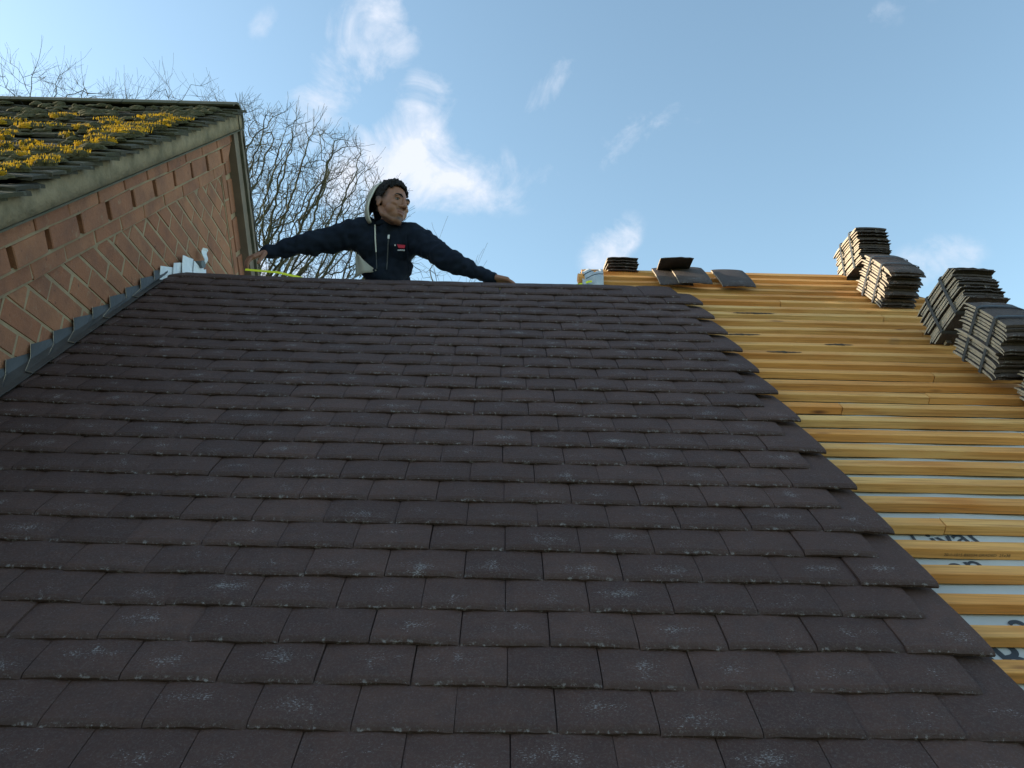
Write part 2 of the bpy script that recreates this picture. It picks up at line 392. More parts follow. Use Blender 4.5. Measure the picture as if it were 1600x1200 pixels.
# underlay: a sheet that sags between rafters; the left part lies under the tiles
mb = MB(); nx, ns = 74, 84; V = []; F = []
for i in range(nx + 1):
    x = -1.60 + 6.4 * i / nx
    for j in range(ns + 1):
        s = .0 + 4.09 * j / ns
        if x < .40: s = min(s, 3.71)
        sag = .006 * abs(math.sin(x * math.pi / .4)) + .0025 * noise.noise(Vector((x * 5, s * 7, 0)))
        xx_ = min(x, max(xhip(s) + .03, .5)); V.append(R(xx_, s, BT - .0262 - sag + lift(x, s)))
for i in range(nx):
    for j in range(ns): q = i * (ns + 1) + j; F.append((q, q + ns + 1, q + ns + 2, q + 1))
mb.add(V, F); underlay = mb.build('underlay', [M['underlay']], house, smooth=True)
# rear slopes, cheek and hip slope
def down(p, run, x=0): return p + Vector((x, run, -run * math.tan(TH)))
mb = MB(); a, b_ = R(-1.6, 3.71, -.06), R(.40, 3.71, -.06)
mb.add([a, b_, down(b_, 2.9), down(a, 2.9)], [(0, 1, 2, 3)])
a, b_ = R(.40, 4.125, -.055), R(1.83, 4.12, -.055)
mb.add([a, b_, down(b_, 3.2, 1.6), down(a, 3.2)], [(0, 1, 2, 3)])
h0, h1 = R(1.85, 4.11, -.06), R(1.85 + 2.9, 4.11 - 2.9 * 1.38, -.06)
mb.add([h0, h1, Vector((h1.x, h1.y + 5.2, h1.z)), down(R(1.83, 4.12, -.055), 3.2, 1.6)], [(0, 1, 2, 3)])
mb.build('rear_slope', [M['underlay']], house)
mb = MB(); mb.add([R(.40, 3.70, -.06), R(.40, 4.12, -.056), down(R(.40, 4.125, -.055), .35), down(R(.40, 3.71, -.06), .65)], [(0, 1, 2, 3)])
mb.build('cheek', [M['underlay']], house)
# walls to the ground
mb = MB(); y0, y1 = R(0, .35).y, 6.6
mb.box((-1.5, y0, 0), (6.0, 0, 0), (0, .22, 0), (0, 0, R(0, .30, -.1).z)); mb.box((-1.5, y1 - .22, 0), (6.0, 0, 0), (0, .22, 0), (0, 0, 5.8))
mb.box((4.28, y0 + .22, 0), (.22, 0, 0), (0, y1 - y0 - .44, 0), (0, 0, 5.6)); mb.build('wall', [M['brick']], house)
mb = MB(); mb.box(R(-1.5, .02, -.20), XX * 6.2, UP * .025, NR * .15); mb.build('fascia', [M['soffit']], house)

# membrane folded over the ridge end, and the round-edged timber end in it
mb = MB(); V = []; F = []
for i in range(9):
    for j in range(10):
        t_ = j / 9; x = .375 + .105 * i / 8 + .02 * t_; s = 3.70 + .30 * t_
        V.append(R(x, s, -.030 + .030 * math.sin(t_ * math.pi * .8) + .010 * math.sin(i * 1.3 + j * .5)))
for i in range(8):
    for j in range(9): q = i * 10 + j; F.append((q, q + 10, q + 11, q + 1))
mb.add(V, F); flap = mb.build('membrane_flap', [M['underlay']], house, smooth=True)
sol = flap.modifiers.new('s', 'SOLIDIFY'); sol.thickness = .002
mb = MB()
for p, q in (((.385, 3.80), (.47, 3.90)), ((.395, 3.74), (.485, 3.83))):
    pts = [R(p[0] + (q[0] - p[0]) * t_, p[1] + (q[1] - p[1]) * t_, .012 + .01 * math.sin(t_ * 3)) for t_ in (0, .25, .5, .75, 1)]
    mb.tube(pts, .0022, 4)
mb.build('printed_line', [M['print']], flap)
mb = MB(); prof = [(0, 0)] + [(.062 * (1 - math.cos(q)) * .5, .048 * math.sin(q)) for q in [math.pi * i / 10 for i in range(11)]]
mb.prism([R(.362, 3.775 + a * 1.6, -.035 + h) for a, h in prof[1:]], XX * .03); mb.build('timber_end', [M['wood']], house)

# ------------------------------------------------------------------ printing on membrane and a batten stamp
def text_mesh(txt, size, shear=0.0):
    cu = bpy.data.curves.new('t', 'FONT'); cu.body = txt; cu.size = size; cu.shear = shear; cu.extrude = .0; cu.offset = .001 if size > .04 else 0
    o = bpy.data.objects.new('t', cu); C.objects.link(o); bpy.context.view_layer.update()
    me = bpy.data.meshes.new_from_object(o.evaluated_get(bpy.context.evaluated_depsgraph_get()))
    bpy.data.objects.remove(o); return me
def print_on(txt, size, x, s, rot, h, par, mt, shear=0, face='roof', sy=1.0):
    me = text_mesh(txt, size, shear)
    bm = bmesh.new(); bm.from_mesh(me); bmesh.ops.subdivide_edges(bm, edges=bm.edges, cuts=1); bm.to_mesh(me); bm.free()
    c_, s_ = math.cos(rot), math.sin(rot)
    for v in me.vertices:
        a, b_ = v.co.x * c_ - v.co.y * s_, (v.co.x * s_ + v.co.y * c_) * sy
        if face == 'roof': v.co = R(x + a, s + b_, h - .006 * abs(math.sin((x + a) * math.pi / .4)) )
        else: v.co = R(x + a, s - .0012, BT - .025 + h + b_)
    return link('printing', me, par, [mt])
HU = BT - .0248
for i in range(12):
    x = .80 + i * .21
    print_on('1', .022, x + .035, 1.802, 0, HU, underlay, M['print']); print_on('0', .022, x + .048, 1.802, 0, HU, underlay, M['print'])
    for dx in (.085, .125, .165):
        mb = MB(); mb.box(R(x + dx, 1.811, HU - .006), XX * .018, UP * .0025, NR * .006); mb.build('printing', [M['print']], underlay)
print_on('/ ivar', .090, 1.00, 1.585, rad(12), HU, underlay, M['print'])
print_on('roan', .090, .955, 1.475, rad(10), HU, underlay, M['print'])
print_on('IRO', .12, .955, 1.17, rad(14), HU, underlay, M['print'])
print_on('a', .10, 1.06, 1.285, rad(10), HU, underlay, M['print'])
print_on('20-1-1015 BS5534 GRADED  25x38', .0105, 1.03, 1.5445, 0, .008, stamp_parent, M['stamp'], face='front')

for x0, x1, s_ in ((1.01, 1.20, 3.325), (1.01, 1.15, 2.885), (1.27, 1.39, 2.985), (.90, 1.05, 3.12)):
    jn = round((s_ - .027 - .047) / .1); mb = MB(); n = int((x1 - x0) / .008)
    V = []; F = []; sb = .047 + .1 * jn
    for q in range(n + 1):
        t_ = q / n; wd = .013 * math.sin(t_ * math.pi) ** .5 * (.45 + .55 * abs(noise.noise(Vector((q * .6, s_, 0)))) * 2)
        c_ = sb + .018 + .004 * noise.noise(Vector((q * .25, s_ * 3, 1)))
        x = x0 + (x1 - x0) * t_; V += [R(x, c_ - wd, BT + .0016 + lift(x, sb)), R(x, c_ + wd, BT + .0016 + lift(x, sb))]
    for q in range(n): F.append((2 * q, 2 * q + 2, 2 * q + 3, 2 * q + 1))
    mb.add(V, F); mb.build('stain', [M['stamp']], house)

# ------------------------------------------------------------------ lead soakers along the abutment
WX = -1.56
SH = .15                                                # the steps stand plumb on the wall, so their top lies further up the slope
def lead_prof(s):
    e = left_edge(s) - .016
    return [(e + .006, 0.0, NOSE + .0045), (e - .022, .012, NOSE + .004), (WX + .020, SH * .72, NOSE + .010), (WX + .0045, SH, NOSE + .022)]
for i in range(24):
    s0 = .50 + .1395 * i; s1 = s0 + .150
    if s1 > 3.50: break
    mb = MB(); n = 5; V = []; F = []; lp_ = .003 * (i % 2)
    for j in range(n + 1):
        s = s0 + (s1 - s0) * j / n; step_h = .024 - .028 * j / n
        for q, (a, dsh, h) in enumerate(lead_prof(s)): V.append(R(a + lp_, s + dsh, h + lift(a, s) + lp_ + (step_h * (q == 3)) + .002 * noise.noise(Vector((s * 9, q, i)))))
    for j in range(n):
        for q in range(3): F.append((j * 4 + q, j * 4 + q + 1, (j + 1) * 4 + q + 1, (j + 1) * 4 + q))
    mb.add(V, F); o = mb.build('flashing_step', [M['lead']], house)
    so = o.modifiers.new('s', 'SOLIDIFY'); so.thickness = .0022
    mb = MB(); pr = [R(a + .003, s0 + .001 + dsh, h + lift(a, s0) + lp_ + .0045 + (.024 * (q == 3))) for q, (a, dsh, h) in enumerate(lead_prof(s0))]
    mb.tube(pr, .0008, 4); mb.build('cut_edge', [M['edge']], o)
# the upper steps, same lead with sun and sky sheen in its pale colour, wrapping over the ridge
def sheet(pts_rows, name, mt, th=.0022, par=house):
    mb = MB(); r = len(pts_rows); c_ = len(pts_rows[0]); V = [p for row in pts_rows for p in row]
    F = [(i * c_ + j, i * c_ + j + 1, (i + 1) * c_ + j + 1, (i + 1) * c_ + j) for i in range(r - 1) for j in range(c_ - 1)]
    mb.add(V, F); o = mb.build(name, [mt], par, smooth=False); so = o.modifiers.new('s', 'SOLIDIFY'); so.thickness = th; so.offset = 0; return o
def lead_pt(y, z, x=WX + .006): return W(x, y, z)
steps = [(3.215, 3.345, 1.668, 1.728), (3.325, 3.408, 1.742, 1.788), (3.390, 3.530, 1.818, 1.868)]
for i, (a, b_, za, zb) in enumerate(steps):
    rows = []
    for j in range(11):
        t_ = j / 10; y = a + (b_ - a) * t_; zt = za + (zb - za) * t_
        if i == 2: zt -= max(0, t_ - .80) * .22
        rows.append([W(WX + .012 + .006 * i + .002 * math.sin(j), y, zt), W(WX + .016 + .006 * i, y, zt - .05), W(WX + .030 + .006 * i, y, zt - .13), W(WX + .07, y, zt - .20)])
    sheet(rows, 'ridge_flashing', M['litlead'])
rows = []
for j in range(12):
    t_ = j / 11; y = 3.505 + .165 * t_; zt = 1.850 - .020 * math.sin(t_ * math.pi) + .040 * t_ + (.022 if .62 < t_ < .8 else 0)
    rows.append([W(WX + .032 + .006 * math.sin(t_ * 5), y, zt), W(WX + .035, y, zt - .05), W(WX + .05, y, 1.66)])
sheet(rows, 'ridge_flashing', M['litlead'])
mb = MB(); mb.tube([W(WX + .01, 3.572, 1.862), W(WX + .056, 3.562, 1.862)], .019, 18); mb.build('lead_dimple', [M['darkdisc']], house, smooth=False)
rows = []
for j in range(7):
    t_ = j / 6; z = 1.885 + .085 * t_; w_ = .010 + .022 * min(1, max(0, t_ - .25) * 3)
    rows.append([W(WX + .040 + .008 * math.sin(t_ * 6), 3.600 - w_, z - .012), W(WX + .05 + .008 * math.sin(t_ * 6), 3.600, z), W(WX + .040 + .008 * math.sin(t_ * 6), 3.600 + w_, z + .008)])
sheet(rows, 'lead_curl', M['litlead'])

# ------------------------------------------------------------------ neighbouring gable
nb = empty('gable_house', W(-3.5, 4.0, -6.6), label='taller brick gable on the left with an old moss-grown tiled roof', cat='house')
PN = rad(44.4); AY, AZ, VX = 3.71, 2.90, -1.50          # apex of the roof surface, verge plane
dn = Vector((0, -math.cos(PN), -math.sin(PN))); nn = Vector((0, -math.sin(PN), math.cos(PN)))     # near slope: down, normal
df = Vector((0, math.cos(PN), -math.sin(PN))); nf = Vector((0, math.sin(PN), math.cos(PN)))
AP = W(0, AY, AZ)
def clip(poly, a, b_, c_):                                # keep a*y + b*z <= c
    o = []
    for i in range(len(poly)):
        p, q = poly[i], poly[(i + 1) % len(poly)]; dp = a * p[0] + b_ * p[1] - c_; dq = a * q[0] + b_ * q[1] - c_
        if dp <= 0: o.append(p)
        if dp * dq < 0: t_ = dp / (dp - dq); o.append((p[0] + (q[0] - p[0]) * t_, p[1] + (q[1] - p[1]) * t_))
    return o
def area(p): return abs(sum(p[i][0] * p[(i + 1) % len(p)][1] - p[(i + 1) % len(p)][0] * p[i][1] for i in range(len(p)))) / 2
A2Y, A2Z = 3.726, 2.764                                   # apex of the brickwork on the wall plane
sn, cn = math.sin(PN), math.cos(PN)
bricks = MB()
def clip_gable(poly, d):                                  # below both verges by d
    poly = clip(poly, -sn, cn, -sn * A2Y + cn * A2Z - d)
    if len(poly) > 2: poly = clip(poly, sn, cn, sn * A2Y + cn * A2Z - d)
    return poly
def put(poly, proud, depth=.10):
    if len(poly) < 3 or area(poly) < .0004: return
    cy_, cz_ = sum(p[0] for p in poly) / len(poly), sum(p[1] for p in poly) / len(poly)
    pr = proud + random.uniform(-.0015, .0015)
    rough = [(p[0] + random.gauss(0, .0024), p[1] + random.gauss(0, .0022)) for p in poly]
    inn = [(cy_ + (p[0] - cy_) * (1 - .004 / max(.03, math.hypot(p[0] - cy_, p[1] - cy_ if False else p[1] - cz_))), cz_ + (p[1] - cz_) * (1 - .004 / max(.03, math.hypot(p[0] - cy_, p[1] - cz_)))) for p in rough]
    n = len(poly)
    V = [W(WX - depth, *p) for p in rough] + [W(WX + pr - .003, *p) for p in rough] + [W(WX + pr, *p) for p in inn]
    F = [(i, (i + 1) % n, n + (i + 1) % n, n + i) for i in range(n)] + [(n + i, n + (i + 1) % n, 2 * n + (i + 1) % n, 2 * n + i) for i in range(n)] + [tuple(range(2 * n, 3 * n))]
    bricks.add(V, F, rn=random.random())
CP, BP = .0819, .2194
k0 = int((0.2 + 0) / CP)
for k in range(-14, 36):
    z = 1.064 + CP * (k - 2)
    for q in range(-4, 32):
        y = q * BP + (BP / 2 if k % 2 else 0) - .03
        poly = clip_gable([(y + .0055, z + .0058), (y + BP - .0055, z + .0058), (y + BP - .0055, z + CP - .0058), (y + .0055, z + CP - .0058)], .196)
        put(poly, 0.0)
def band(d0, d1, proud, pitch, gap, off, side):
    for q in range(-1, 34):
        a0 = q * pitch + off + gap / 2; a1 = (q + 1) * pitch + off - gap / 2
        poly = []
        for a, d in ((a0, d1), (a1, d1), (a1, d0), (a0, d0)):
            if side < 0: poly.append((A2Y - cn * a + sn * d, A2Z - sn * a - cn * d))
            else: poly.append((A2Y + cn * a - sn * d, A2Z - sn * a - cn * d))
        if side < 0: poly = clip(poly, 1, 0, A2Y - .003)
        else: poly = clip(poly, -1, 0, -A2Y - .003)
        if len(poly) > 2 and side > 0: poly = poly[::-1]
        put(poly, proud)
for sd_ in (-1, 1):
    if sd_ < 0: band(-.03, .040, .036, BP, .008, .07, sd_)
    band(.049, .126, .030 if sd_ < 0 else .010, BP, .030, .0, sd_)
    band(.135, .190, .014 if sd_ < 0 else .006, BP, .009, .11, sd_)
wallo = bricks.build('brick_wall', [M['brick']], nb)
mb = MB()
bs = [(-.8, -6.6), (8.5, -6.6), (8.5, -2), (A2Y + 4.0, A2Z - 4.0 * sn / cn), (A2Y, A2Z), (A2Y - 4.0, A2Z - 4.0 * sn / cn)]
bs = clip(bs, -1, 0, .8); mb.prism([W(WX - .0028, *p) for p in bs], (-.3, 0, 0))
# proud mortar behind the corbelled courses
for sd_ in (-1, 1):
    for d0, d1, fr in ((-.03, .0375, .030), (.0375, .0515, .027), (.0515, .1235, .004), (.1235, .1375, .017), (.1375, .1890, .0105), (.1890, .1985, .006)):
        if sd_ > 0: fr = min(fr, .003)
        q0 = [(0, d0), (4.0, d0), (4.0, d1), (0, d1)]
        pl = [(A2Y + sd_ * (cn * a - sn * d), A2Z - sn * a - cn * d) for a, d in q0]
        pl = clip(pl, -sd_, 0, -sd_ * A2Y - .001)
        mb.prism([W(WX + fr, *p) for p in pl], (-fr - .03, 0, 0))
mb.build('mortar', [M['mortar']], wallo)
# roof coverings
def old_tiles(dv, nv, rows, x0, x1, lowpoly=False):
    mb = MB(); ph = 0
    for k in range(rows):
        d0 = .06 + .1 * k; x = x1 - (.08 if k % 2 else 0)
        first = True
        wob = noise.noise(Vector((k * 1.7, 3, 0))) * .012
        xx_ = x1 + (.040 + random.uniform(-.012, .016) if dv is dn else .014)
        while xx_ > x0:
            w = .165 if not (first and k % 2) else .085; first = False
            jd, jh, rt = random.gauss(0, .006) + wob, random.gauss(0, .0035), random.gauss(0, .02)
            lipc = random.uniform(.004, .009)
            V = []; nu = 3
            for sd2 in (0, 1):
                for t_, hh in ((0, .022), (.03, .025), (.5, .016), (1.0, .004)):
                    for i in range(nu + 1):
                        u = i / nu
                        V.append(AP + XX * (xx_ - w * u * .985) + dv * (d0 + .1 - t_ * .16 + jd * .8 + rt * (u - .5) * .3 + random.gauss(0, .0012)) + nv * (hh + jh + lipc * .4 * (1 - (2 * u - 1) ** 2) + random.gauss(0, .0009) - (.011 + .003 * (t_ > .9)) * sd2))
            n = nu + 1; F = []; q = 4 * n
            for j in range(3):
                for i in range(nu):
                    a = j * n + i; F.append((a, a + n, a + n + 1, a + 1)); F.append((q + a, q + a + 1, q + a + n + 1, q + a + n))
            for i in range(nu): F.append((i, i + 1, q + i + 1, q + i))
            for j in range(3): F.append((j * n, q + j * n, q + j * n + n, j * n + n)); a = j * n + nu; F.append((a, a + n, q + a + n, q + a))
            mb.add(V, F, rn=random.random()); xx_ -= w
    return mb
old_tiles(dn, nn, 40, -6.2, VX - .012).build('roof_tiles', [M['oldtile']], nb)
old_tiles(df, nf, 22, -4.5, VX - .012).build('roof_tiles', [M['oldtile']], nb)
# sarking below the tiles so that no daylight comes through
mb = MB()
for dv, nv in ((dn, nn), (df, nf)):
    a = AP - nv * .022; mb.prism([a + XX * (VX - .03), a + XX * -7.0, a + XX * -7.0 + dv * 4.2, a + XX * (VX - .03) + dv * 4.2], nv * -.05)
mb.build('roof_deck', [M['soffit']], nb)
# verge: lumpy mortar edge bedded under the tile ends
def verge(dv, nv, name, wdt=.085, ln=4.2, far=False):
    mb = MB(); n = 300; V = []; F = []
    for i in range(n + 1):
        d = ln * i / n
        prof = [(-.060, .002), (-.012, .000 + .008 * noise.noise(Vector((d * 14, 2, 0)))), (.000 + .005 * noise.noise(Vector((d * 9, 0, 0))), -.010), (.001 + .008 * noise.noise(Vector((d * 16, 5, 0))), -wdt * .5), (.001, -wdt), (-.07, -wdt)]
        for a, h in prof: V.append(AP + XX * (VX + a) + dv * d + nv * h)
    for i in range(n):
        for j in range(5): F.append((i * 6 + j, i * 6 + j + 1, (i + 1) * 6 + j + 1, (i + 1) * 6 + j))
    mb.add(V, F); return mb.build(name, [M['verge']], nb, smooth=True)
verge(dn, nn, 'verge', .088); vf = verge(df, nf, 'verge', .05); vf.data.materials[0] = M['soffit']
mb = MB()                                                # thin undercloak slates that show as a pale line
for dv, nv, wd in ((dn, nn, .088), (df, nf, .054)):
    a = AP + nv * -(wd + .008) + XX * (VX - .16); mb.prism([a, a + XX * .166, a + XX * .166 + dv * 4.2, a + dv * 4.2], nv * .0055)
mb.build('undercloak', [M['ridge']], nb)
mb = MB(); a = AP + nf * -.068 + XX * (WX - .02) + df * .05
mb.prism([a, a + XX * .072, a + XX * .072 + df * 4.0, a + df * 4.0], nf * -.070); mb.build('soffit', [M['soffit']], nb)
# ridge caps
for i in range(16):
    x0 = VX - .004 - .305 * i; V = []; F = []; mb = MB()
    for k in range(2):
        for sd2 in (0, 1):
            for j in range(9):
                q = (j - 4) / 4; rr = .115 - .012 * sd2
                V.append(AP + Vector((x0 - (.30 if k else 0), rr * math.sin(q * 1.15), (.036 - .012 * sd2) + rr * (math.cos(q * 1.15) - 1) * 1.05 + random.gauss(0, .0008))))
    for j in range(8):
        F += [(j, j + 1, 18 + j + 1, 18 + j), (9 + j, 27 + j, 27 + j + 1, 9 + j + 1), (j, 9 + j, 9 + j + 1, j + 1), (18 + j, 18 + j + 1, 27 + j + 1, 27 + j)]
    F += [(0, 18, 27, 9), (8, 17, 35, 26)]
    mb.add(V, F); mb.build('ridge_tile', [M['ridge']], nb)
# body of the gable house
mb = MB(); mb.box(W(-7.0, 2.0 - 2.4, -6.6), (.3, 0, 0), (0, 8.0, 0), (0, 0, 5.8)); mb.build('wall', [M['brick']], nb)

# moss on the old roof (nobody could count it)
mo = MB()
def lump(c, r, h, nv, mi=0):
    k = 7; V = [c + nv * h]; F = []
    for ring, (rr, hh) in enumerate(((.45, .85), (.85, .45), (1.0, -.1))):
        for j in range(k):
            q = 2 * math.pi * j / k + ring * .3
            rj = r * rr * random.uniform(.8, 1.15)
            V.append(c + XX * math.cos(q) * rj * 1.5 + dn * math.sin(q) * rj * .7 + nv * h * hh)
    F = [(0, 1 + j, 1 + (j + 1) % k) for j in range(k)]
    for ring in range(2):
        for j in range(k): a = 1 + ring * k; F.append((a + j, a + k + j, a + k + (j + 1) % k, a + (j + 1) % k))
    mo.add(V, F, mi=mi)
def stalks(c, r, n, nv, hmin=.018, hmax=.042):
    for _ in range(n):
        q = random.uniform(0, 6.28); rr = r * math.sqrt(random.random())
        p = c + XX * math.cos(q) * rr * 1.9 + dn * math.sin(q) * rr * .75 + nv * (.004 + .010 * (1 - rr / r))
        h = random.uniform(hmin, hmax); w_ = random.uniform(.0007, .0013); tl = Vector((random.gauss(0, .15), random.gauss(0, .15), 1)).normalized()
        dd = (Vector((0, 0, 1)) * .7 + nv * .3 + tl * .3).normalized()
        mo.add([p - XX * w_, p + XX * w_, p + dd * h + XX * w_ * .6, p + dd * h - XX * w_ * .6], [(0, 1, 2, 3)], mi=1)
        mo.add([p - dn * w_, p + dn * w_, p + dd * h + dn * w_ * .6, p + dd * h - dn * w_ * .6], [(0, 1, 2, 3)], mi=1)
for _ in range(900):
    x = VX - .06 - 2.2 * random.random() ** 1.7; k = random.randint(0, 24); d = .06 + .1 * k + .1 + random.gauss(0, .012)
    dens = noise.noise(Vector((x * 1.6, d * 2.4, 4.0)))
    if dens < -.12 and random.random() < .7: continue
    lump(AP + XX * x + dn * d + nn * .030, random.uniform(.010, .034), random.uniform(.007, .020), nn)
random.seed(11)
# stalk patches, in metres left of the verge and down the slope
PATCH = [(-0.54, 1.06, 0.06), (-0.36, 0.81, 0.04), (-0.2, 0.7, 0.05), (-0.18, 0.63, 0.03), (-0.05, 0.76, 0.04), (-0.06, 1.0, 0.035), (-0.12, 1.12, 0.05), (-0.08, 1.2, 0.045), (-0.13, 0.98, 0.05), (-0.35, 1.08, 0.025), (-0.21, 1.22, 0.035), (-0.15, 1.37, 0.03), (-0.08, 1.45, 0.03), (-0.11, 1.53, 0.03), (-0.29, 1.32, 0.02), (-0.18, 1.67, 0.05), (-0.24, 1.66, 0.03), (-0.31, 1.56, 0.025), (-0.37, 1.62, 0.025), (-0.25, 1.8, 0.04), (-0.08, 1.88, 0.03), (-0.06, 1.94, 0.03), (-0.05, 1.74, 0.03), (-0.1, 2.02, 0.025), (-0.12, 2.06, 0.03), (-0.08, 2.16, 0.015), (-0.48, 1.43, 0.02), (-0.07, 0.87, 0.025), (-0.19, 1.08, 0.04), (-0.75, 0.95, 0.05), (-0.62, 0.7, 0.04), (-0.9, 1.2, 0.05), (-0.3, 0.92, 0.03), (-0.55, 1.3, 0.03), (-1.0, 0.8, 0.06)]
for x, d, r in PATCH:
    lump(AP + XX * (VX + x) + dn * d + nn * .030, r * .75, .022, nn)
    for q in range(3): lump(AP + XX * (VX + x + random.uniform(-r, r) * 1.1) + dn * (d + random.uniform(-r, r) * .5) + nn * .034, r * .42, .016, nn, 1)  # small yellow lumps: sunlight on the moss put into their colour
    for q in range(3): lump(AP + XX * (VX + x + random.uniform(-r, r)) + dn * (d + random.uniform(-r, r) * .4) + nn * .03, r * .5, .022, nn)
    stalks(AP + XX * (VX + x) + dn * d + nn * .036, r * 1.0, int(2200 * r), nn, .003, .015)
moo = tag(mo.build('moss', [M['moss'], M['stalk']], smooth=False), kind='stuff', label='clumps of dark moss with yellow spore stalks and sunlit-coloured tufts on the old roof', cat='moss')

# ------------------------------------------------------------------ packs of tiles and loose tiles
def tile_local(seed, T=.0098):
    random.seed(seed)
    mb = MB(); V, F, UV = tile_verts(TW, lambda a, b_, h: Vector((a, b_, h + T)), T=.0094, nu=8, vs=(0, .03, .1, .3, .6, .85, 1.0), rough=1.9, camx=.0040, camy=.005)
    mb.add(V, F, UV, rn=random.random())
    # the two hanging nibs under the head
    for xx_ in (.035, .115): mb.box((xx_, TL - .022, -.009), (.02, 0, 0), (0, .018, 0), (0, 0, .014), rn=.3)
    me = mb.mesh('tile'); me.materials.append(M['packtile']); me.materials.append(M['edge'])
    for p in me.polygons:
        if abs(p.normal.z) < .6 and abs(p.normal.x) > .6: p.material_index = 1
    return me
TILES = [tile_local(100 + i) for i in range(6)]
def frame(ntl, pitch, yaw):
    """near top left corner, pitch of the tile below horizontal towards the viewer"""
    Lv = Vector((-math.sin(yaw) * math.cos(pitch), -math.cos(yaw) * math.cos(pitch), -math.sin(pitch))); Wv = Vector((math.cos(yaw), -math.sin(yaw), 0)); Nv = Wv.cross(-Lv)
    mtx = Matrix.Identity(4)
    for i in range(3): mtx[i][0] = Wv[i]; mtx[i][1] = -Lv[i]; mtx[i][2] = Nv[i]
    return mtx, Wv, -Lv, Nv
def bundle(ntl, pitch, yaw, T, n, label, seed):
    random.seed(seed)
    mtx, Wv, Bv, Nv = frame(ntl, pitch, yaw)
    base = W(*ntl) - Nv * T
    root = empty('tile_pack', base, label=label, cat='tile pack', group='strapped packs of roof tiles on the battens')
    root.rotation_euler = mtx.to_euler()
    pit = T / n; prof = []
    shy = 0
    for i in range(n):
        o = bpy.data.objects.new('tile', TILES[random.randrange(6)]); C.objects.link(o); o.parent = root
        flip = (i // 2) % 2
        jx, jy = random.gauss(0, .0032), random.gauss(0, .005) + (.014 if flip else -.005)
        if flip: o.rotation_euler = (0, 0, math.pi); o.location = (TW + jx, TL + jy, i * pit)
        else: o.location = (jx, jy, i * pit)
        prof.append((jx, i * pit))
    for ya in (.075, .185):
        mb = MB(); y = ya; e = .0025; lx = sorted(p[0] for p in prof)[2] - .004; hx = TW + max(p[0] for p in prof) + e; top = T + .012; pts = []
        for i in range(0, 5): pts.append(Vector((lx - .001 * math.sin(i * .8), y, T * i / 4 + .004)))
        loop = [Vector((TW * .5, y, -.003)), Vector((lx, y, -.002))] + pts + [Vector((lx + .012, y, top - .002)), Vector((TW * .25, y, top)), Vector((TW * .75, y, top + .001)), Vector((hx, y, T)), Vector((hx, y, 0)), Vector((TW * .5, y, -.003))]
        V = []; F = []; hw = .0075
        for q, p in enumerate(loop):
            wv = Vector((0, hw, 0)); V += [p - wv + Vector((0, .03 * (p.z / T - .5) * 0, 0)), p + wv]
        for q in range(len(loop) - 1): F.append((2 * q, 2 * q + 1, 2 * q + 3, 2 * q + 2))
        mb.add(V, F); me = mb.mesh('strap'); me.materials.append(M['strap']); o = bpy.data.objects.new('strap', me); C.objects.link(o); o.parent = root
        so = o.modifiers.new('s', 'SOLIDIFY'); so.thickness = .0015; so.offset = 0
    return root
def sc(v, f): return tuple(c * f for c in v)
bundle(sc((1.782, 3.504, 2.135), 1.012), rad(-2.6), rad(-1.2), .205, 16, 'sunlit tile pack lying level on the ridge, topmost and farthest left of the strapped packs', 21)
bundle(sc((1.721, 3.140, 1.691), 1.008), rad(44.5), rad(-1.9), .180, 14, 'tile pack lying on the slope directly below the topmost ridge pack, half in sun', 22)
bundle(sc((1.780, 2.797, 1.534), .974), rad(-19.5), rad(-3.0), .182, 15, 'all-shaded tile pack tilted away behind the lowest large pack, sky showing above it', 23)
bundle(sc((1.661, 2.363, 1.075), 1.010), rad(43.0), rad(-.5), .196, 16, 'tile pack on the slope before the tilted shaded pack, cut by right picture edge', 24)
bundle(tuple(R(1.752, 2.205, .080) - CAM), rad(42.3), rad(-1), .112, 9, 'lowest tile pack, only a corner of it peeping in at the right picture edge', 25)
def loose(ntl, pitch, yaw, label, seed, group=None, roll=0.0):
    mtx, Wv, Bv, Nv = frame(ntl, pitch, yaw)
    o = bpy.data.objects.new('loose_tile', TILES[seed % 6]); C.objects.link(o); o.location = W(*ntl) - Nv * .0112
    o.rotation_euler = (mtx @ Matrix.Rotation(roll, 4, 'Y')).to_euler(); return tag(o, label=label, cat='loose tile', group=group)
def rc(x, s, h): return tuple(R(x, s, h) - CAM)
q0 = R(.530, 4.02, .058)
names = ['bottom tile of the short loose stack by the membrane flap on the ridge', 'second tile up in the short loose stack on the ridge', 'third tile up in the short loose stack on the ridge', 'fourth tile up, next to the top, in the short loose stack on the ridge', 'top tile of the short loose stack on the ridge']
for i in range(5):
    mtx, Wv, Bv, Nv = frame((0, 0, 0), rad(6), rad(-1))
    p = R(.532 + (.004, -.003, .005, 0, .002)[i], 4.03, -.022) - CAM + Nv * (.0165 * i + .018) - Bv * (.004 * (i % 2))
    loose(tuple(p), rad(6), rad(-1 + (i % 3)), names[i], 31 + i, 'loose stack of tiles on the bare ridge', roll=rad((0, 1.2, -1, .8, 0)[i]))
loose(rc(.752, 3.722, .004), rad(43.5), rad(0), 'left tile of the flat pair under the propped tile, just below the bare ridge', 40, 'loose tiles laid on the top battens')
loose(rc(.838, 3.700, .019), rad(43.0), rad(.5), 'right tile of the flat pair, lapped over its neighbour just below the bare ridge', 41, 'loose tiles laid on the top battens')
loose(rc(.762, 3.830, .108), rad(3), rad(3.5), 'loose tile propped up level on top of the flat pair at the ridge', 42, 'loose tiles laid on the top battens')
loose(rc(1.054, 3.716, .004), rad(43.5), rad(.5), 'single flat tile lying alone right of the pair below the bare ridge', 43, 'loose tiles laid on the top battens')

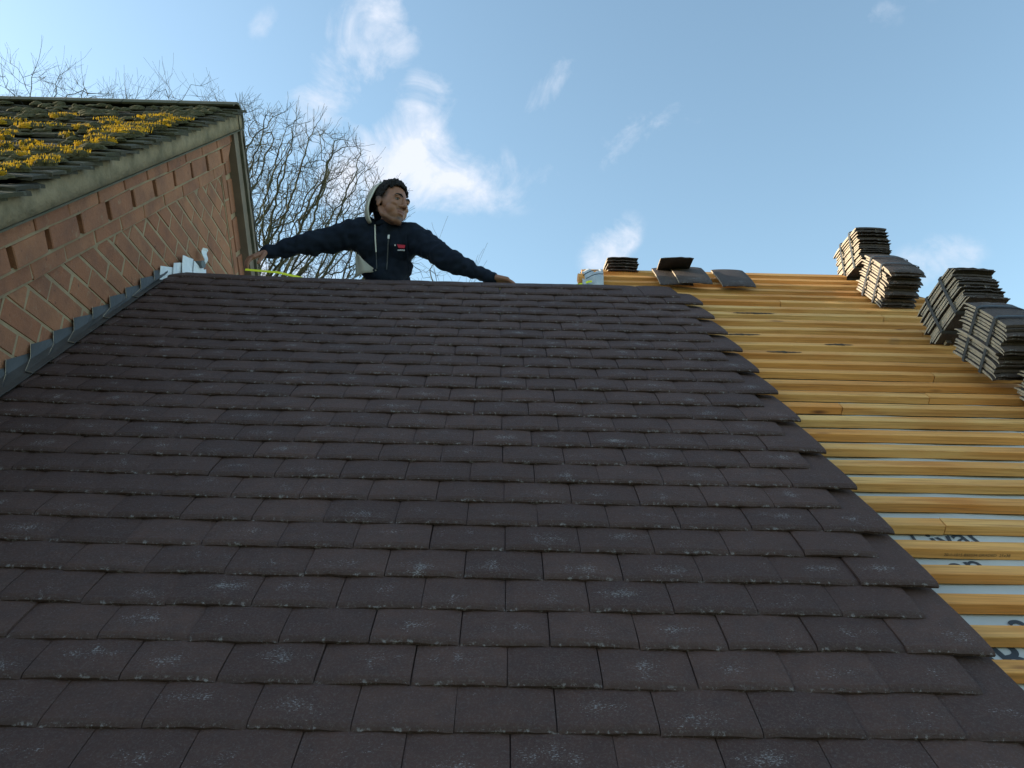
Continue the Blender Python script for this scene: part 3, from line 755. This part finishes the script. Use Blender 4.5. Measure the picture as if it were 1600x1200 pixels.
# ------------------------------------------------------------------ tape measure
tp = MB(); V = []; F = []
path = [(-1.262, 3.475, 1.792), (-1.20, 3.475, 1.788), (-1.10, 3.470, 1.778), (-1.00, 3.472, 1.757), (-.92, 3.474, 1.735), (-.6, 3.478, 1.730), (-.1, 3.482, 1.722), (.30, 3.480, 1.735), (.385, 3.470, 1.756), (.408, 3.466, 1.764), (.425, 3.466, 1.766)]
for p in path: V += [W(p[0], p[1] - .004, p[2] - .006), W(p[0], p[1] + .002, p[2] + .0075)]
for i in range(len(path) - 1): F.append((2 * i, 2 * i + 2, 2 * i + 3, 2 * i + 1))
tp.add(V, F); tape = tp.build('measuring_tape', [M['ctape']])
so = tape.modifiers.new('s', 'SOLIDIFY'); so.thickness = .0012
tag(tape, 'yellow measuring tape pulled along the ridge from the worker\'s hand', 'tape measure')

# ------------------------------------------------------------------ trees
def grow(name, base, trunk, centre, radii, natt, step, kill, infl, label, seed, tipn=3, rb=.16, tiplen=.28):
    rs = np.random.default_rng(seed)
    P = rs.normal(size=(natt * 3, 3)); P /= np.linalg.norm(P, axis=1)[:, None]; P *= (rs.random(natt * 3) ** (1 / 2.4))[:, None]
    P = P[:natt] * np.array(radii) + np.array(centre)
    nodes = [np.array(base, float)]; par = [-1]
    tv = np.array(trunk, float) - nodes[0]; nt_ = int(np.linalg.norm(tv) / step)
    for i in range(nt_):
        nodes.append(nodes[-1] + tv / nt_ + rs.normal(size=3) * step * .12); par.append(len(nodes) - 2)
    best = np.full(len(P), 1e9); bi = np.zeros(len(P), int); alive = np.ones(len(P), bool); done = 0
    for it in range(150):
        new = np.array(nodes[done:]); 
        if len(new) == 0: break
        for c0 in range(0, len(new), 400):
            d = np.linalg.norm(P[:, None] - new[None, c0:c0 + 400], axis=2); j = d.argmin(1); dm = d[np.arange(len(P)), j]
            up_ = dm < best; best[up_] = dm[up_]; bi[up_] = done + c0 + j[up_]
        done = len(nodes); alive &= best > kill
        act = alive & (best < infl)
        if not act.any(): break
        acc = {}
        for a in np.nonzero(act)[0]:
            q = bi[a]; v = P[a] - nodes[q]; v /= np.linalg.norm(v); acc[q] = acc.get(q, 0) + v
        for q, v in acc.items():
            l = np.linalg.norm(v)
            if l < 1e-3: v = rs.normal(size=3); l = np.linalg.norm(v)
            v = v / l + rs.normal(size=3) * .18; v /= np.linalg.norm(v)
            nodes.append(nodes[q] + v * step); par.append(q)
    n0 = len(nodes); ch = [0] * n0
    for i in range(1, n0): ch[par[i]] += 1
    # twigs
    for i in range(1, n0):
        k = (tipn + 1 if ch[i] == 0 else (1 if rs.random() < .42 and ch[i] < 2 and nodes[i][2] > trunk[2] else 0))
        for _ in range(k):
            d0 = nodes[i] - nodes[par[i]]; d0 = d0 / (np.linalg.norm(d0) + 1e-9)
            v = d0 + rs.normal(size=3) * .50 + np.array([0, 0, .55]); v /= np.linalg.norm(v); q = i; l = tiplen * rs.uniform(.5, 1.5)
            for s_ in range(3):
                nodes.append(nodes[q] + v * l / 3); par.append(q); q = len(nodes) - 1
                v = v + rs.normal(size=3) * .16 + np.array([0, 0, .07]); v /= np.linalg.norm(v)
    n = len(nodes); r = np.zeros(n); tw = .0027
    kids = [[] for _ in range(n)]
    for i in range(1, n): kids[par[i]].append(i)
    r2 = np.zeros(n)
    for i in range(n - 1, -1, -1):
        r[i] = tw if not kids[i] else max(tw, (sum(r[c_] ** 2.15 for c_ in kids[i])) ** (1 / 2.15) * 1.004)
    r = r * 1.0
    if r[0] > rb: r = np.where(r > .02, .02 + (r - .02) * (rb - .02) / (r[0] - .02), r)
    mt_, mc_ = MB(), MB()
    for mb, test in ((mt_, lambda i: i <= nt_), (mc_, lambda i: i > nt_)):
        started = set()
        for i in range(1, n):
            if not test(i) or i in started: continue
            p = par[i]
            chain = [p, i]; started.add(i); q = i
            while True:
                ks = [c_ for c_ in kids[q] if test(c_)]
                if not ks: break
                c_ = max(ks, key=lambda z: r[z])
                if c_ in started: break
                chain.append(c_); started.add(c_); q = c_
            pts = [Vector(nodes[c_]) for c_ in chain]; rr = [min(r[chain[1]] * 1.05, r[chain[0]])] + [r[c_] for c_ in chain[1:]]
            mb.tube(pts, rr, 3 if rr[0] < .012 else (5 if rr[0] < .05 else 8), cap=rr[0] > .03)
    root = empty(name, base, label=label, cat='tree', group='bare winter trees beyond the roofs')
    mt_.build('trunk', [M['bark']], root, smooth=True); mc_.build('crown', [M['bark']], root, smooth=True)
    return n
b0 = W(-5.2, 14.2, -6.6)
grow('bare_tree', tuple(b0), tuple(W(-4.9, 13.6, 4.4)), tuple(W(-4.75, 13.2, 7.0)), (3.15, 2.5, 3.0), 7500, .11, .165, 1.6,
     'bare winter tree with dense branching seen between the gable and the worker', 3, rb=.19)
grow('bare_tree', tuple(W(-12.8, 18.6, -6.6)), tuple(W(-12.8, 18.4, 8.0)), tuple(W(-12.6, 18.1, 12.4)), (3.3, 2.3, 2.9), 1700, .24, .36, 2.4,
     'bare tree whose twig tips rise over the left end of the mossy ridge', 5, rb=.2, tiplen=.62, tipn=5)
grow('bare_tree', tuple(W(-8.6, 18.6, -6.6)), tuple(W(-8.6, 18.4, 8.0)), tuple(W(-8.5, 18.1, 11.9)), (2.6, 2.3, 2.7), 1400, .24, .36, 2.4,
     'bare tree whose twig tips rise over the right half of the mossy ridge', 8, rb=.2, tiplen=.6, tipn=5)
grow('bare_tree', tuple(W(-.9, 15.2, -6.6)), tuple(W(-1.2, 15.0, 5.0)), tuple(W(-1.35, 14.6, 7.1)), (1.0, .8, 1.35), 70, .2, .3, 2.4,
     'bare tree of which a few twigs show beside the worker\'s right shoulder', 9, rb=.1, tiplen=.5)

# ------------------------------------------------------------------ the worker
person = empty('person', W(-.62, 4.35, .95), label='man in navy jacket and grey hood leaning over the ridge with arms outstretched', cat='person')
def ball(bm, c, r, rot=None, seg=20):
    mtx = Matrix.Translation(c) @ (rot.to_4x4() if rot else Matrix.Identity(4)) @ Matrix.Diagonal((r[0], r[1], r[2], 1))
    bmesh.ops.create_uvsphere(bm, u_segments=seg, v_segments=seg // 2 + 2, radius=1.0, matrix=mtx)
def caps(bm, pts, rs, k=14):
    pts = [Vector(p) for p in pts]; mb = MB(); P = []; Rr = []
    for i in range(len(pts) - 1):
        for t_ in (0, .25, .5, .75): P.append(pts[i].lerp(pts[i + 1], t_)); Rr.append(rs[i] + (rs[i + 1] - rs[i]) * t_)
    P.append(pts[-1]); Rr.append(rs[-1]); mb.tube(P, Rr, k); off = [bm.verts.new(v) for v in mb.v]
    for f in mb.f:
        try: bm.faces.new([off[i] for i in f])
        except ValueError: pass
    for p, r in ((P[0], Rr[0]), (P[-1], Rr[-1])): ball(bm, p, (r, r, r), seg=12)
    for p, r in zip(pts[1:-1], rs[1:-1]): ball(bm, p, (r, r, r), seg=12)
def remesh(bm, voxel, smooth=4, name='m'):
    bmesh.ops.recalc_face_normals(bm, faces=bm.faces)
    me = bpy.data.meshes.new(name); bm.to_mesh(me); bm.free(); o = bpy.data.objects.new(name, me); C.objects.link(o)
    r = o.modifiers.new('r', 'REMESH'); r.mode = 'VOXEL'; r.voxel_size = voxel
    s_ = o.modifiers.new('s', 'SMOOTH'); s_.iterations = smooth; s_.factor = .5
    bpy.context.view_layer.update()
    out_ = bpy.data.meshes.new_from_object(o.evaluated_get(bpy.context.evaluated_depsgraph_get())); bpy.data.objects.remove(o)
    out_.polygons.foreach_set('use_smooth', [True] * len(out_.polygons)); return out_
HC = W(-.602, 3.590, 2.229)                              # head centre, at ear height
yaw = rad(53)
Fh = Vector((math.sin(yaw), -math.cos(yaw), -.10)).normalized(); Uh = (Vector((.03, 0, 1)) - Fh * Fh.dot(Vector((.03, 0, 1)))).normalized(); Rh = Fh.cross(Uh)   # Rh: his right is -Rh... image-left ear side
HR = Matrix((Rh, Fh, Uh)).transposed()
def H(x, f, z): return HC + Rh * x + Fh * f + Uh * z      # x to the far side (his left), f forward, z up
bm = bmesh.new()
ball(bm, H(0, -.012, .050), (.074, .094, .080), HR); ball(bm, H(0, .030, .002), (.063, .066, .088), HR)
ball(bm, H(0, .034, -.055), (.054, .058, .048), HR); ball(bm, H(0, .066, -.092), (.026, .024, .020), HR)
for sx in (-1, 1):
    caps(bm, [H(sx * .058, -.010, -.030), H(sx * .052, .012, -.066), H(sx * .020, .060, -.094)], [.014, .016, .015], 10)   # jaw
    ball(bm, H(sx * .054, .030, .008), (.015, .042, .040), HR)               # temple
    ball(bm, H(sx * .040, .050, -.034), (.026, .030, .034), HR)
    ball(bm, H(sx * .040, .068, -.012), (.022, .020, .016), HR)               # cheekbone
    ball(bm, H(sx * .028, .080, .032), (.026, .013, .011), HR)                # brow ridge
    ball(bm, H(sx * .0135, .096, -.024), (.009, .011, .008), HR)               # nostril
    ball(bm, H(sx * .077, -.006, .002), (.007, .017, .030), HR); ball(bm, H(sx * .082, -.014, .014), (.006, .015, .018), HR)
caps(bm, [H(0, .089, .030), H(0, .101, .004), H(0, .112, -.020)], [.010, .011, .0125], 10)
ball(bm, H(0, .088, -.0490), (.025, .012, .0055), HR); ball(bm, H(0, .086, -.0620), (.021, .012, .0065), HR); ball(bm, H(0, .083, -.040), (.022, .012, .012), HR); ball(bm, H(0, .074, -.074), (.022, .014, .012), HR)
caps(bm, [W(-.600, 3.625, 2.175), W(-.618, 3.665, 2.115), W(-.62, 3.70, 2.05)], [.052, .056, .07])       # neck
# upper body under the jacket and arms, so that the skin is one continuous figure
SHL, ELL, WRL = Vector((-.757, 3.679, 2.118)), Vector((-1.000, 3.615, 2.018)), Vector((-1.208, 3.544, 1.926))
SHR, ELR, WRR = Vector((-.484, 3.655, 2.088)), Vector((-.280, 3.551, 1.900)), Vector((-.058, 3.475, 1.780))
for a, b_, c_ in ((SHL, ELL, WRL), (SHR, ELR, WRR)):
    caps(bm, [CAM + a, CAM + b_, CAM + c_], [.05, .036, .024])
ball(bm, W(-.62, 3.73, 2.03), (.12, .06, .08)); caps(bm, [W(-.62, 3.75, 2.0), W(-.62, 3.84, 1.9), W(-.62, 3.98, 1.74)], [.06, .06, .08])
KN = [W(-.72, 4.05, 1.36), W(-.52, 4.06, 1.37)]; FT = [W(-.73, 4.33, 1.03), W(-.51, 4.34, 1.02)]
for k_, f_ in zip(KN, FT): caps(bm, [W(-.62 + (.09 if f_.x > -.6 else -.09), 3.98, 1.74), k_, f_], [.07, .05, .035])
def hand(bm, wrist, tip, palm_n, thumb_dir, fingers):
    """wrist -> knuckles palm, then five separate bent fingers"""
    d = (tip - wrist).normalized(); side = d.cross(palm_n).normalized(); side = side if side.dot(thumb_dir) > 0 else -side
    pl = .088
    for t_ in (-1, -.33, .33, 1):
        caps(bm, [wrist + side * t_ * .016, wrist + d * pl + side * t_ * .030], [.0175, .0130], 10)
    for i, (sp, ln, curl) in enumerate(fingers):
        b_ = wrist + d * pl + side * sp; dd = (d + side * sp * 1.6).normalized(); ps = [b_]; 
        for k_, f_ in enumerate((.42, .32, .26)):
            an = curl * (k_ + .6); v = (dd * math.cos(an) - palm_n * math.sin(an)).normalized(); ps.append(ps[-1] + v * ln * f_)
        caps(bm, ps, [.0098, .0088, .0080, .0066], 8)
    tb = wrist + d * .022 + side * .026; tv = (d * .75 + side * .75 - palm_n * .25).normalized(); tv2 = (d * 1.0 + side * .25 - palm_n * .45).normalized()
    caps(bm, [tb, tb + tv * .042, tb + tv * .042 + tv2 * .032, tb + tv * .042 + tv2 * .056], [.0145, .0115, .0100, .0078], 8)
# right-of-picture hand lies over the ridge, fingers hanging down the near side; left one pinches the tape by the wall
hand(bm, W(-.066, 3.488, 1.780), W(.02, 3.470, 1.746), Vector((.1, .25, .96)).normalized(), Vector((0, 1, 0)), [(.026, .072, .18), (.009, .080, .2), (-.009, .076, .24), (-.026, .060, .30)])
hand(bm, W(-1.196, 3.548, 1.932), W(-1.262, 3.505, 1.868), Vector((-.35, -.55, .75)).normalized(), Vector((.2, -.9, -.4)), [(.026, .070, .42), (.009, .078, .50), (-.009, .074, .58), (-.026, .058, .66)])
me = remesh(bm, .0036, 5, 'body')
bd = me.attributes.new('beard', 'FLOAT', 'POINT'); lp = me.attributes.new('lip', 'FLOAT', 'POINT')
bv = []; lv = []
for v in me.vertices:
    q = v.co - HC; x, f, z = q.dot(Rh), q.dot(Fh), q.dot(Uh)
    e = .95 * max(0, min(1, (z - .002 + max(0, (.02 - f)) * .6) / .03)) * max(0, min(1, (.045 - f) / .02)) * max(0, min(1, (abs(x) - .030) / .02))
    if f > -.02 and z < 0 and z > -.13:
        jaw = max(0, 1 - abs(z + .088) / .030) * (1 if f > .0 else .5)
        must = max(0, 1 - abs(z + .0375) / .007) * (1 if abs(x) < .030 and f > .07 else 0)
        gt = max(0, 1 - (x / .022) ** 2) * max(0, 1 - abs(z + .083) / .014) * (1 if f > .06 else 0)
        side = max(0, 1 - abs(abs(x) - .066) / .02) * max(0, 1 - abs(z + .02) / .05) * (1 if f < .035 else 0)
        e = min(1, max(e, .55 * jaw + .95 * must + 1.0 * gt))
    l_ = max(0, 1 - (x / .027) ** 4) * max(0, 1 - (abs(z + .0535) / .014) ** 2) * (1 if f > .075 else 0) if abs(x) < .027 else 0
    bv.append(e * (1 - l_)); lv.append(max(0, l_))
bd.data.foreach_set('value', bv); lp.data.foreach_set('value', lv)
body = link('body', me, person, [M['skin']])
# eyes, brows
for sx in (-1, 1):
    bm = bmesh.new(); ball(bm, H(sx * .031, .0760, .0125), (.0120, .0122, .0095), HR); me = bpy.data.meshes.new('eye'); bm.to_mesh(me); bm.free()
    eo = link('eye', me, body, [M['eye']]); me.polygons.foreach_set('use_smooth', [True] * len(me.polygons))
    bm = bmesh.new(); ball(bm, H(sx * .031 + .003, .0845, .0120), (.0056, .0055, .0056), HR, 12); me = bpy.data.meshes.new('iris'); bm.to_mesh(me); bm.free()
    link('iris', me, body, [M['iris']])
    mb = MB(); mb.tube([H(sx * .012, .0985, .0300), H(sx * .027, .0975, .0370), H(sx * .043, .0895, .0365), H(sx * .054, .0780, .0300)], [.003, .0046, .0040, .0016], 6)
    mb.build('eyebrow', [M['hair']], body)
    mb = MB(); mb.tube([H(sx * .018, .0865, .0165), H(sx * .031, .0905, .0235), H(sx * .045, .0825, .0180)], [.0032, .0052, .0034], 6); mb.build('eyelid', [M['skin']], body, smooth=True)
# hair: short, thick on top with a straight front line
bm = bmesh.new(); bmesh.ops.create_icosphere(bm, subdivisions=5, radius=1.0)
dl = []
for v in bm.verts:
    a = v.co.copy(); x, f, z = a.x * .0805, a.y * .099 - .014, a.z * .0865 + .054
    nz_ = noise.noise(a * 7) * .006 + noise.noise(a * 22) * .010 + .002
    top = max(0, a.z) ** 1.2 * .012 + max(0, a.y) * max(0, a.z) * .016
    v.co = H(x + a.x * nz_, f + a.y * nz_, z + nz_ + top)
    low = .086 if f > .040 else (.086 - (.040 - f) * 2.1 if f > .004 else -.02)
    if f > .04 and abs(x) > .052: low = min(low, .070)
    if z < low: dl.append(v)
bmesh.ops.delete(bm, geom=dl, context='VERTS'); me = bpy.data.meshes.new('hair'); bm.to_mesh(me); bm.free()
ho = link('hair', me, body, [M['hair']]); so = ho.modifiers.new('s', 'SOLIDIFY'); so.thickness = .008; so.offset = -.6
# hood: a shell round the back of the head
mb = MB(); V = []; F = []; na, nr = 48, 16; rim = []
for i in range(na + 1):
    an = (-.86 + 1.72 * i / na) * math.pi; top = .5 + .5 * math.cos(an)
    rmax = rad(80 + 34 * top)
    for j in range(nr + 1):
        t_ = j / nr; ro = rmax * (1 - t_)
        wr = 1 + .025 * math.sin(an * 5 + t_ * 4) * math.sin(t_ * math.pi) + .02 * noise.noise(Vector((an * 2, t_ * 4, 0)))
        x = .097 * math.sin(an) * math.sin(ro) * wr; z = (.122 if math.cos(an) > 0 else .150) * math.cos(an) * math.sin(ro) * wr + .034 - .02 * t_
        f = -.050 - .082 * math.cos(ro) * wr
        if math.cos(an) < 0: x *= 1 + .35 * -math.cos(an)
        V.append(H(x, f, z))
        if j == 0: rim.append(H(x * 1.015, f, z + .002))
for i in range(na):
    for j in range(nr): q = i * (nr + 1) + j; F.append((q, q + nr + 1, q + nr + 2, q + 1))
mb.add(V, F); hd = mb.build('hood', [M['fabric'], M['hoodgrey']], person, smooth=True)
so = hd.modifiers.new('s', 'SOLIDIFY'); so.thickness = .007; so.offset = 0; so.material_offset = 1; so.material_offset_rim = 1
mb = MB(); mb.tube(rim, .0042, 6); mb.build('hood_piping', [M['piping']], hd, smooth=True)
# jacket
bm = bmesh.new()
ball(bm, W(-.625, 3.700, 2.055), (.158, .098, .115)); ball(bm, W(-.622, 3.735, 1.965), (.132, .098, .13)); ball(bm, W(-.620, 3.805, 1.885), (.122, .105, .13)); ball(bm, W(-.62, 3.88, 1.80), (.138, .115, .10))
ball(bm, W(-.555, 3.665, 2.06), (.10, .075, .10)); ball(bm, W(-.69, 3.675, 2.065), (.095, .075, .09))
caps(bm, [W(-.61, 3.655, 2.135), W(-.62, 3.70, 2.09)], [.074, .098])
caps(bm, [CAM + SHL + Vector((.05, .02, -.01)), CAM + SHL, CAM + SHL.lerp(ELL, .5) + Vector((0, 0, .004)), CAM + ELL, CAM + ELL.lerp(WRL, .5), CAM + WRL], [.098, .088, .070, .058, .047, .036], 20)
caps(bm, [CAM + SHR + Vector((-.05, .02, -.005)), CAM + SHR, CAM + SHR.lerp(ELR, .5) + Vector((.010, 0, .012)), CAM + ELR + Vector((0, 0, .006)), CAM + ELR.lerp(WRR, .5) + Vector((0, 0, .003)), CAM + WRR], [.094, .080, .064, .057, .045, .032], 20)
me = remesh(bm, .0070, 5, 'jacket')
vn = [v.normal.copy() for v in me.vertices]
for v, n_ in zip(me.vertices, vn):
    p = v.co - CAM
    f1 = noise.noise(Vector((p.x * 16, p.y * 9, p.z * 10))) * .015 + noise.noise(Vector((p.x * 34, p.y * 20, p.z * 34))) * .009
    ang = math.sin((p.x * 1.0 + p.z * .6) * 45 + 9 * noise.noise(p * 9)) * .0030 * (1 if p.x < -.80 or p.x > -.42 else .35)
    v.co += n_ * (f1 + ang)
jk = link('jacket', me, person, [M['fabric']])
# collar, zip, badge, string, pale lining flap
mb = MB(); pts = []
for i in range(25):
    q = 2 * math.pi * i / 24; pts.append(W(-.606 + .064 * math.cos(q), 3.642 + .056 * math.sin(q), 2.152 + .012 * math.sin(q)))
mb.tube(pts, .016, 8, cap=False); mb.build('collar', [M['fabric']], jk, smooth=True)
def on_front(x, z):                                     # nearest jacket surface seen from the front
    best = None
    for v in me.vertices:
        p = v.co + person.location - CAM if False else (Matrix.Translation(person.location) @ v.co) - CAM
        d = (p.x - x) ** 2 + (p.z - z) ** 2
        if d < .0003 and (best is None or p.y < best): best = p.y
    return best if best is not None else 3.6
def strip(pts, name, mt, r, par=jk):
    mb = MB(); mb.tube([W(x, on_front(x, z) - .003, z) for x, z in pts], r, 6); return mb.build(name, [mt], par)
strip([(-.598, 2.075), (-.600, 2.04), (-.602, 1.99), (-.604, 1.94), (-.606, 1.90)], 'zip', M['zip'], .003)
mb = MB(); y = on_front(-.598, 2.06) - .008; mb.box(W(-.604, y, 2.048), (.010, 0, 0), (0, .004, 0), (0, 0, .022)); mb.build('zip_pull', [M['white']], jk)
strip([(-.676, 2.135), (-.672, 2.10), (-.668, 2.05), (-.664, 2.005), (-.662, 1.985)], 'drawstring', M['piping'], .0036)
strip([(-.662, 1.984), (-.660, 1.95), (-.655, 1.90)], 'drawstring', M['zip'], .0026)
strip([(-.512, 2.07), (-.505, 2.02), (-.500, 1.96), (-.495, 1.92)], 'drawstring', M['fabric'], .004)
yb = min(on_front(-.545, 2.005), on_front(-.525, 2.005)) - .0025
mb = MB(); mb.prism([W(-.553, yb, 2.016), W(-.512, yb + .002, 2.014), W(-.514, yb + .002, 1.996), W(-.545, yb, 1.996)], (0, .006, 0)); mb.build('badge', [M['red']], jk)
mb = MB(); mb.box(W(-.566, yb, 2.008), (.006, 0, 0), (0, .006, 0), (0, 0, .006)); mb.build('badge', [M['white']], jk)
mb = MB()
for i in range(8): mb.box(W(-.548 + i * .0047, yb, 1.981), (.0032, 0, 0), (0, .006, 0), (0, 0, .0045 + .001 * (i % 2)))
mb.build('badge', [M['white']], jk)
mb = MB(); V = []; F = []
for i in range(10):
    for j in range(8):
        u, v_ = i / 9, j / 7
        p = W(-.772, 3.655, 1.998).lerp(W(-.768, 3.690, 1.870), v_).lerp(W(-.745, 3.66, 1.965).lerp(W(-.655, 3.655, 1.895), v_), u)
        V.append(p + Vector((0, .012 * math.sin(u * 7 + v_ * 2) - .012, 0)))
for i in range(9):
    for j in range(7): q = i * 8 + j; F.append((q, q + 8, q + 9, q + 1))
mb.add(V, F); fl = mb.build('lining', [M['hoodgrey']], jk, smooth=True); so = fl.modifiers.new('s', 'SOLIDIFY'); so.thickness = .003
# trousers and boots
bm = bmesh.new(); ball(bm, W(-.62, 3.96, 1.74), (.155, .12, .12))
for k_, f_, sx in zip(KN, FT, (-1, 1)): caps(bm, [W(-.62 + sx * .08, 3.97, 1.72), k_, f_ + Vector((0, -.01, .03))], [.092, .068, .056])
link('trousers', remesh(bm, .012, 4, 'trousers'), person, [M['trouser']])
for f_ in FT:
    bm = bmesh.new(); ball(bm, f_ + Vector((0, -.04, -.035)), (.05, .13, .045), Matrix.Rotation(-rad(38), 3, 'X')); caps(bm, [f_ + Vector((0, 0, -.03)), f_ + Vector((0, -.01, .06))], [.05, .052])
    link('boot', remesh(bm, .008, 3, 'boot'), person, [M['boot']])
